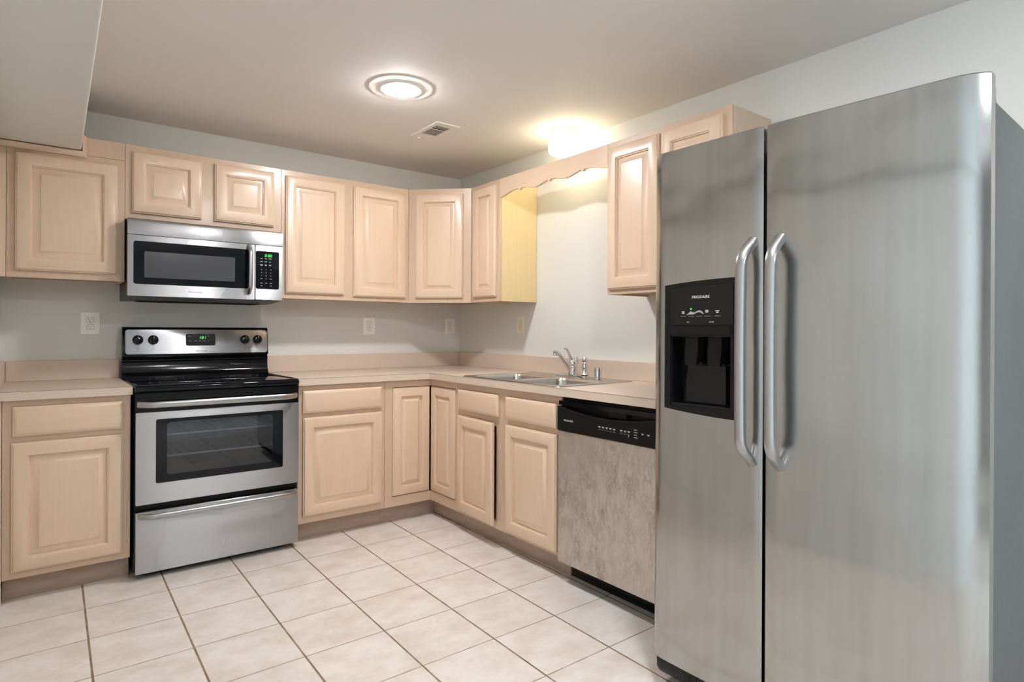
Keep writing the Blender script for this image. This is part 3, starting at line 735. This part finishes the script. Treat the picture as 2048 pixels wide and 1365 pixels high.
for r in range(3):
    for c_ in range(3):
        w = (.010, .013, .015)[(r+c_) % 3]; x = -1.590+c_*.0235; z = 1.585-r*.0175
        b = BM(); box(b, x-w/2, x+w/2, yk-.0003, yk, z, z+.0022)
        if r == 2: box(b, x-w/3, x+w/3, yk-.0003, yk, z-.0045, z-.0025)
        part('keypad_marking', b, M['mark'], kp)
for i, ch in enumerate('123456789'):
    part('keypad_digit', text_bm(ch, .0034 if ch != '1' else .0018, -1.590+(i % 3)*.0255, yk, 1.524-(i//3)*.0175, .0062, .0003), M['mark'], kp)
part('keypad_digit', text_bm('0', .0034, -1.5645, yk, 1.4715, .0062, .0003), M['mark'], kp)
for x, z, w in ((-1.590, 1.472, .010), (-1.539, 1.472, .010), (-1.590, 1.447, .012), (-1.5645, 1.447, .010), (-1.539, 1.447, .012), (-1.590, 1.432, .008), (-1.539, 1.432, .008)): b = BM(); box(b, x-w/2, x+w/2, yk-.0003, yk, z-.001, z+.001); part('keypad_marking', b, M['mark'], kp)

# ------------------------------------------------------------------ dishwasher
DX0, DX1 = 1.8475, 2.452; DY = -.640
t = thing('dishwasher', 'built-in dishwasher with black control strip and badly stained steel door', 'dishwasher', ((DX0+DX1)/2, -.3, 0), FR)
b = BM(); box(b, DX0+.004, DX1-.004, -.590, -.02, .11, .868, .002); part('tub', b, M['blackm'], t)
b = BM(); box(b, DX0+.002, DX1-.002, -.545, -.535, .004, .109, .001); box(b, DX0+.002, DX1-.002, -.590, -.535, .099, .109); part('kick_plate', b, M['black'], t)
b = BM(); slab_xz(b, rrect(DX0+.002, DX1-.002, .098, .7175, .003, 2), -.591, DY, .003); part('door', b, M['stained'], t, 'stained steel door panel')
def lip(x):
    u = (x-DX0)/(DX1-DX0); u = min(1, max(0, (u-.02)/.96))
    return .832-.030*math.sin(math.pi*u)**.8
xs = [DX0+.002+(DX1-DX0-.004)*i/36 for i in range(37)]
b = BM(); box(b, DX0+.002, DX1-.002, -.606, -.591, .7185, .866); cpn = part('control_panel', b, M['blackm'], t)
b = BM(); columns(b, xs, lambda a, c_: ([(.7185, lip(a))], [(lip(c_), lip(c_))] if False else [(.7185, lip(c_))]), -.6062, DY-.004); part('lower_fascia', b, M['blackm'], cpn)
b = BM(); columns(b, [DX0+.002, DX1-.002], lambda a, c_: ([(.8365, .857)],)*2, -.6062, DY+.004); part('top_rail', b, M['black'], cpn)
b = BM()
P = [(x, DY-.003, lip(x)+.0008) for x in xs[1:-1]]
sweep(b, P, .0035, .0028, (0, 0, 1), 8); part('handle_lip', b, M['black'], cpn)
b = BM(); box(b, 2.16, 2.26, -.628, -.6062, .812, .836, .003); part('latch', b, M['blackm'], cpn)
yk = DY-.0045
b = text_bm('FRIGIDAIRE', .062, 1.925, yk, .769, .0082); part('brand_lettering', b, M['mark'], cpn)
b = BM()
for i in range(5):
    b = BM(); x = 2.122+i*.0215; box(b, x-.0075, x+.006, yk-.0003, yk, .7665, .769); box(b, x-.004, x+.004, yk-.0003, yk, .763, .765); box(b, x-.008, x+.008, yk-.0002, yk, .7545, .7551); part('button_marking', b, M['mark'], cpn)
for i in range(3):
    b = BM(); x = 2.248+i*.021; box(b, x-.0075, x+.0065, yk-.0003, yk, .7665, .769); box(b, x-.004, x+.003, yk-.0003, yk, .763, .765); box(b, x-.008, x+.008, yk-.0002, yk, .7545, .7551); part('button_marking', b, M['mark'], cpn)
b = BM(); box(b, 2.287, 2.2895, yk-.0003, yk, .744, .754); part('button_marking', b, M['mark'], cpn)
b = BM()
for i in range(4): box(b, 2.317, 2.333+.004*(i % 2), yk-.0003, yk, .7785-i*.0105, .7808-i*.0105)
part('status_marking', b, M['mark'], cpn)
for x in (2.362, 2.392): b = BM(); box(b, x-.006, x+.006, yk-.0003, yk, .7665, .769); box(b, x-.004, x+.004, yk-.0003, yk, .763, .765); part('button_marking', b, M['mark'], cpn)

# ------------------------------------------------------------------ refrigerator
FF = Matrix.Translation((-.925, -2.654, 0)) @ Matrix.Rotation(-math.pi/2+.040, 4, 'Z')
t = thing('refrigerator', 'large side-by-side stainless refrigerator with ice and water dispenser and two long handles', 'refrigerator', (.454, .4, 0), FF)
FWD, SEAM, DZ0, DZ1 = .908, .396, .098, 1.778
b = BM(); box(b, .004, FWD-.004, .060, .850, .030, 1.727, .006)
for x in (.10, FWD-.10):
    for y in (.12, .78): lathe(b, [(.02, 0), (.022, .02), (.012, .022), (.012, .031)], (x, y, 0), 14)
part('cabinet_body', b, M['greyside'], t, 'grey painted body')
def fy(x):
    """front surface of the doors: gently bowed, rolled back at the outer edges"""
    y = -.020-.010*(1-((x-.454)/.454)**2)
    e = min(x, FWD-x)
    wd, dp = (.045, .020) if x < .2 else (.062, .028)
    if e < wd: y += dp*((wd-e)/wd)**2.2
    return y
def door_mesh(x0, x1, hole=None):
    xs_ = set([x0, x1]+[x0+(x1-x0)*i/22 for i in range(23)]+[FWD*0+x for x in (.002, .005, .01, .016, .024, .034, .045, .055, .065, .075, .085) if x0 < x < x1]+[FWD-x for x in (.002, .005, .01, .016, .024, .034, .045, .055, .065, .075, .085) if x0 < FWD-x < x1])
    zs_ = set([DZ0, DZ0+.004, DZ1-.004, DZ1, .5, 1.5])
    if hole: xs_ |= {hole[0], hole[1]}; zs_ |= {hole[2], hole[3]}
    xs_ = sorted(xs_); zs_ = sorted(zs_)
    q = [xs_[0]]
    for x in xs_[1:]:
        if x-q[-1] > .0012 or (hole and x in hole[:2]): q.append(x)
    q[-1] = x1; xs_ = q
    sr = .005                                              # small roll at the seam edge
    def yy(x, z):
        y = fy(x)
        for s in ((x1,) if x0 < .1 else (x0,)):
            d = abs(x-s)
            if d < sr: y += sr-math.sqrt(max(0, sr*sr-(sr-d)**2))
        if z in (DZ0, DZ1): y += .004
        return y
    b = BM()
    for a, c_ in zip(xs_[:-1], xs_[1:]):
        for z0, z1 in zip(zs_[:-1], zs_[1:]):
            if hole and a >= hole[0]-1e-6 and c_ <= hole[1]+1e-6 and z0 >= hole[2]-1e-6 and z1 <= hole[3]+1e-6: continue
            b.faces.new([b.verts.new((x, yy(x, z), z)) for x, z in ((a, z0), (c_, z0), (c_, z1), (a, z1))])
    bmesh.ops.remove_doubles(b, verts=list(b.verts), dist=1e-6)
    r = bmesh.ops.extrude_face_region(b, geom=list(b.faces))
    for v_ in [g for g in r['geom'] if isinstance(g, bmesh.types.BMVert)]: v_.co.y = .044
    return b
NX0, NX1, NZ0, NZ1 = .053, .268, .950, 1.174
DISP = .029                                               # the dispenser sits this much nearer the seam
dl = part('freezer_door', door_mesh(.0, SEAM-.005, (NX0+DISP, NX1+DISP, NZ0, NZ1)), M['fridge'], t, 'narrow left door', smooth=30)
drr = part('fridge_door', door_mesh(SEAM+.005, FWD), M['fridge'], t, 'wide right door', smooth=30)
for d, x0, x1 in ((dl, .004, SEAM-.006), (drr, SEAM+.006, FWD-.003)):
    part('gasket', bx(x0, x1, .0443, .0597, DZ0+.01, 1.722, .002, 1), M['gasket'], d)
    b = BM(); bt = BM()
for d, x in ((drr, FWD-.030),):
    b = BM(); rings(b, [[(x-.03, .047, z), (x+.028, .047, z), (x+.029, .056, z), (x+.018, .110, z), (x-.03, .120, z)] for z in (1.7275, 1.752)]); part('hinge_cover', b, M['gasket'], t)
b = BM(); rings(b, [[(.01, .047, z), (.06, .047, z), (.06, .12, z), (.02, .11, z)] for z in (1.7275, 1.752)]); part('hinge_cover', b, M['gasket'], t)
# toe grille
b = BM(); L = []
for x, i in ((.004, .012), (.010, .004), (.03, 0), (FWD-.03, 0), (FWD-.010, .004), (FWD-.004, .012)):
    yf = -.004+i
    L.append([(x, .059, .032), (x, yf+.03, .032), (x, yf+.012, .040), (x, yf, .060), (x, yf, .094), (x, .059, .094)])
rings(b, L); tg = part('toe_grille', b, M['blackm'], t)
b = BM()
for k in range(24): box(b, .12+k*.028, .14+k*.028, -.0055, -.0035, .055, .088, .0004, 1)
part('louver', b, M['dark'], tg)
def fridge_handle(x, xin):
    P = []; z0, z1 = .806, 1.452
    for k in range(41):
        u = k/40; e = min(u, 1-u)
        f = math.sin(min(1, e/.115)*math.pi/2)
        P.append((x+xin*(1-f), fy(x)+.004-.062*f-.004*math.sin(math.pi*u), z0+(z1-z0)*u))
    bm = BM(); sweep(bm, P, .0165, .0125, (0, 1, 0), 18, .85); return bm
part('handle', fridge_handle(.358, .004), M['handle'], dl, 'tall curved satin steel handle')
part('handle', fridge_handle(.446, -.004), M['handle'], drr, 'tall curved satin steel handle')
# dispenser
PX0, PX1 = .030, .290
def shift(bm):
    bm.transform(Matrix.Translation((DISP, 0, 0))); return bm
def bend(bm):
    shift(bm)
    for v_ in bm.verts: v_.co.y += fy(v_.co.x)-fy(.17)
    return bm
def arc(x): return .012*(1-((x-PX1)/(PX1-PX0))**2)
def ztop(x): return 1.336+arc(x)
def zbot(x): return .937-arc(x)*1.1
xs = sorted([PX0+(PX1-PX0)*i/20 for i in range(21)]+[NX0, NX1])
yb_ = -.036
b = BM(); columns(b, xs, lambda a, c_: (([(zbot(a), NZ0), (NZ1, ztop(a))], [(zbot(c_), NZ0), (NZ1, ztop(c_))]) if a >= NX0-1e-6 and c_ <= NX1+1e-6 else ([(zbot(a), ztop(a))], [(zbot(c_), ztop(c_))])), 0, yb_)
dsp = part('dispenser_bezel', bend(b), M['blackm'], dl, 'black dispenser surround')
b = BM(); columns(b, [NX0+.001]+[x for x in xs if NX0 < x < PX1-.012]+[PX1-.012], lambda a, c_: ([(1.207, ztop(a)-.018)], [(1.207, ztop(c_)-.018)]), yb_-.0003, yb_-.003); part('dispenser_panel', bend(b), M['black'], dl, 'glossy black dispenser control panel')
b = bx(NX0-.001, NX1+.001, yb_-.004, yb_-.0003, NZ1+.003, 1.202, .001, 1); part('dispenser_strip', bend(b), M['blackm'], dl)
b = BM(); e = .0015
box(b, NX0+.0006, NX0+.004, yb_+.007, .040, NZ0+.0006, NZ1-.0006); box(b, NX1-.004, NX1-.0006, yb_+.007, .040, NZ0+.0006, NZ1-.0006)
box(b, NX0+.004, NX1-.004, yb_+.007, .040, NZ1-.004, NZ1-.0006); box(b, NX0+.004, NX1-.004, .036, .040, NZ0+.004, NZ1-.004)
box(b, NX0+.004, NX1-.004, yb_+.007, .040, NZ0+.0006, NZ0+.006)
nch = part('dispenser_niche', shift(b), M['black'], dl)
for x in (.118, .200):
    b = BM(); rings(b, [[(x-w, y0, z), (x+w, y0, z), (x+w, y1, z), (x-w, y1, z)] for w, y0, y1, z in ((.022, -.010, .03, 1.169), (.024, -.014, .02, 1.125), (.021, -.018, .0, 1.085), (.020, -.016, -.010, 1.078))]); part('paddle', shift(b), M['blackm'], nch)
b = BM(); rings(b, [[(.090-w, .010, z), (.225, .010, z), (.225, .034, z), (.090-w, .034, z)] for w, z in ((.018, .958), (.006, 1.03), (0, 1.072), (0, 1.078))]); part('back_plate', shift(b), M['black'], nch)
yk = yb_-.0031
b = text_bm('FRIGIDAIRE', .062, .168, yk, 1.294, .0085); part('brand_lettering', bend(b), M['mark'], dl)
b = BM()
for x, z, w in ((.104, 1.247, .010), (.104, 1.2425, .009), (.190, 1.250, .010), (.190, 1.2455, .010), (.226, 1.248, .013), (.226, 1.2435, .008)): box(b, x-w/2, x+w/2, yk-.0003, yk, z, z+.0026)
for x in (.104, .134, .163, .192, .226): box(b, x-.010, x+.010, yk-.0002, yk, 1.2335, 1.2341)
merge(b, text_bm('ICE', .0085, .122, yk, 1.2155, .0036, .0003)); merge(b, text_bm('WATER', .017, .206, yk, 1.2155, .0036, .0003))
part('button_marking', bend(b), M['mark'], dl)
b = BM(); P = [(.116, 1.238, 1.2395), (.124, 1.2395, 1.2435), (.131, 1.240, 1.249), (.138, 1.2395, 1.2475), (.146, 1.241, 1.246), (.154, 1.2445, 1.2495), (.163, 1.247, 1.2525), (.171, 1.243, 1.250), (.178, 1.240, 1.243)]
for (xa, a0, a1), (xc, c0, c1) in zip(P[:-1], P[1:]): rings(b, [[(xa, yk, a0), (xc, yk, c0), (xc, yk, c1), (xa, yk, a1)], [(xa, yk-.0003, a0), (xc, yk-.0003, c0), (xc, yk-.0003, c1), (xa, yk-.0003, a1)]])
part('wave_emblem', bend(b), M['silver'], dl)
b = BM(); lathe(b, [(.0026, yk), (.0024, yk-.0008), (.0006, yk-.001)], (.133, 0, 1.257), 14, 'Y'); part('indicator_light', bend(b), M['green'], dl, 'lit green indicator')

# ------------------------------------------------------------------ outlets
def outlet(label, cx, cz, w, h, frame, mat, deco=False):
    t = thing('wall_outlet', label, 'outlet', (cx, 0, cz), frame)
    b = BM(); slab_xz(b, rrect(cx-w/2, cx+w/2, cz-h/2, cz+h/2, .003, 3), -.0005, -.0065, .003); part('cover_plate', b, mat, t)
    for s in (-1, 1):
        z = cz+s*.0195
        b = BM(); pts = []
        for k in range(28):
            a = 2*math.pi*k/28; pts.append((cx+.0172*math.cos(a), z+max(-.0128, min(.0128, .0172*math.sin(a)))))
        slab_xz(b, pts, -.0063, -.0085, .0008)
        r = part('receptacle', b, mat, t)
        b = BM(); slab_xz(b, [(cx+(x-cx)*1.07, z+(zz-z)*1.08) for x, zz in pts], -.0064, -.0067); part('shadow_gap', b, M['slot'], r)
        b = BM(); box(b, cx-.0075, cx-.0055, -.0087, -.0084, z-.001, z+.0075); box(b, cx+.0050, cx+.0068, -.0087, -.0084, z, z+.0070)
        lathe(b, [(.0024, -.0084), (.0024, -.0087)], (cx, 0, z-.0065), 12, 'Y'); part('slot', b, M['slot'], r)
    b = BM(); lathe(b, [(.0032, -.0064), (.0028, -.0075), (.0005, -.0078)], (cx, 0, cz), 14, 'Y'); part('screw', b, M['gasket'], t)
outlet('white duplex outlet on the back wall left of the range', -2.364, 1.213, .088, .123, FB, M['white'])
outlet('white duplex outlet on the back wall below the wide two-door wall cabinet', -.755, 1.211, .090, .122, FB, M['white'])
outlet('white duplex outlet close to the corner, below the diagonal wall cabinet', -.091, 1.214, .084, .123, FB, M['white'])
outlet('yellowed ivory duplex outlet on the sink wall left of the faucet', .7615, 1.219, .070, .115, FR, M['ivory'])

# ------------------------------------------------------------------ ceiling fixtures
def led(label, x, y):
    t = thing('ceiling_light', label, 'ceiling light', (x, y, H), group=None)
    b = BM(); lathe(b, [(.152, H-.0004), (.150, H-.004), (.108, H-.007), (.104, H-.0105), (.096, H-.013), (.0785, H-.0145), (.0775, H-.0005)], (x, y, 0), 64); part('trim_ring', b, M['white'], t)
    b = BM(); lathe(b, [(.0770, H-.012), (.0765, H-.0160), (.066, H-.0225), (.035, H-.0265), (.003, H-.028)], (x, y, 0), 48); part('diffuser', b, M['led'], t, 'glowing white diffuser')
led('round recessed ceiling light with white trim ring, glowing above the floor', -1.205, -1.335)
led('round recessed ceiling light over the open floor near the refrigerator, out of frame', -1.33, -3.20)
led('unseen round ceiling light added as fill, farthest from the corner near the window', -1.33, -5.10)  # added lamp behind the camera, gives the room extra fill
t = thing('drum_ceiling_light', 'small glowing drum ceiling light above the sink behind the valance', 'ceiling light', (-.158, -1.365, H))
b = BM(); lathe(b, [(.082, H-.0004), (.083, H-.004), (.083, H-.044), (.080, H-.047), (.02, H-.047)], (-.158, -1.365, 0), 56); part('base', b, M['white'], t)
b = BM(); lathe(b, [(.02, H-.0475), (.086, H-.0475), (.093, H-.052), (.096, H-.062), (.096, H-.118), (.092, H-.130), (.082, H-.136), (.05, H-.138), (.003, H-.139)], (-.158, -1.365, 0), 56); part('shade', b, M['drum'], t, 'glowing white glass shade')

t = thing('ceiling_vent', 'small white rectangular louvered ceiling vent beside the round light', 'vent', (-.752, -.886, H))
VX0, VX1, VY0, VY1 = -.829, -.676, -1.041, -.731
b = BM(); b.verts.new((0, 0, 0)); b.verts.remove(b.verts[:][0]) if False else None
b.free(); b = BM()
b2 = BM(); eds = []
for lp in ([(VX0, VY0), (VX1, VY0), (VX1, VY1), (VX0, VY1)], [(-.803, -.995), (-.709, -.995), (-.709, -.765), (-.803, -.765)]):
    vv = [b2.verts.new((x, y, H-.007)) for x, y in lp]
    for i in range(4): eds.append(b2.edges.new((vv[i], vv[(i+1) % 4])))
bmesh.ops.triangle_fill(b2, edges=eds, use_beauty=True)
r = bmesh.ops.extrude_face_region(b2, geom=list(b2.faces))
for v_ in [g for g in r['geom'] if isinstance(g, bmesh.types.BMVert)]: v_.co.z = H-.0005
merge(b, b2); part('frame', b, M['whitem'], t)
part('duct_shade', bx(-.803, -.709, -.995, -.765, H-.0012, H-.0004), M['dark'], t)  # near-black sheet on the solid ceiling, painted as the shade inside the duct
for k in range(14):
    y = -.988+k*.0165
    if abs(y+.9285) < .012: continue
    b = BM()
    if k < 11: box(b, -.8028, -.7092, y-.0016, y+.0016, H-.0072, H-.0058)
    else: rings(b, [[(x, y-.0078, H-.0018), (x, y-.0063, H-.0014), (x, y+.0078, H-.0068), (x, y+.0063, H-.0072)] for x in (-.8028, -.7092)])
    part('slat', b, M['whitem'], t)
b = BM(); box(b, -.8028, -.7092, -.935, -.922, H-.0072, H-.0064); part('crossbar', b, M['whitem'], t)
b = BM(); box(b, -.79, -.772, -.752, -.744, H-.016, H-.0071, .001); part('damper_lever', b, M['whitem'], t)
for y in (VY0+.02, VY1-.02):
    b = BM(); lathe(b, [(.004, H-.0071), (.003, H-.009), (.0005, H-.0093)], ((VX0+VX1)/2, y, 0), 12); part('screw', b, M['gasket'], t)
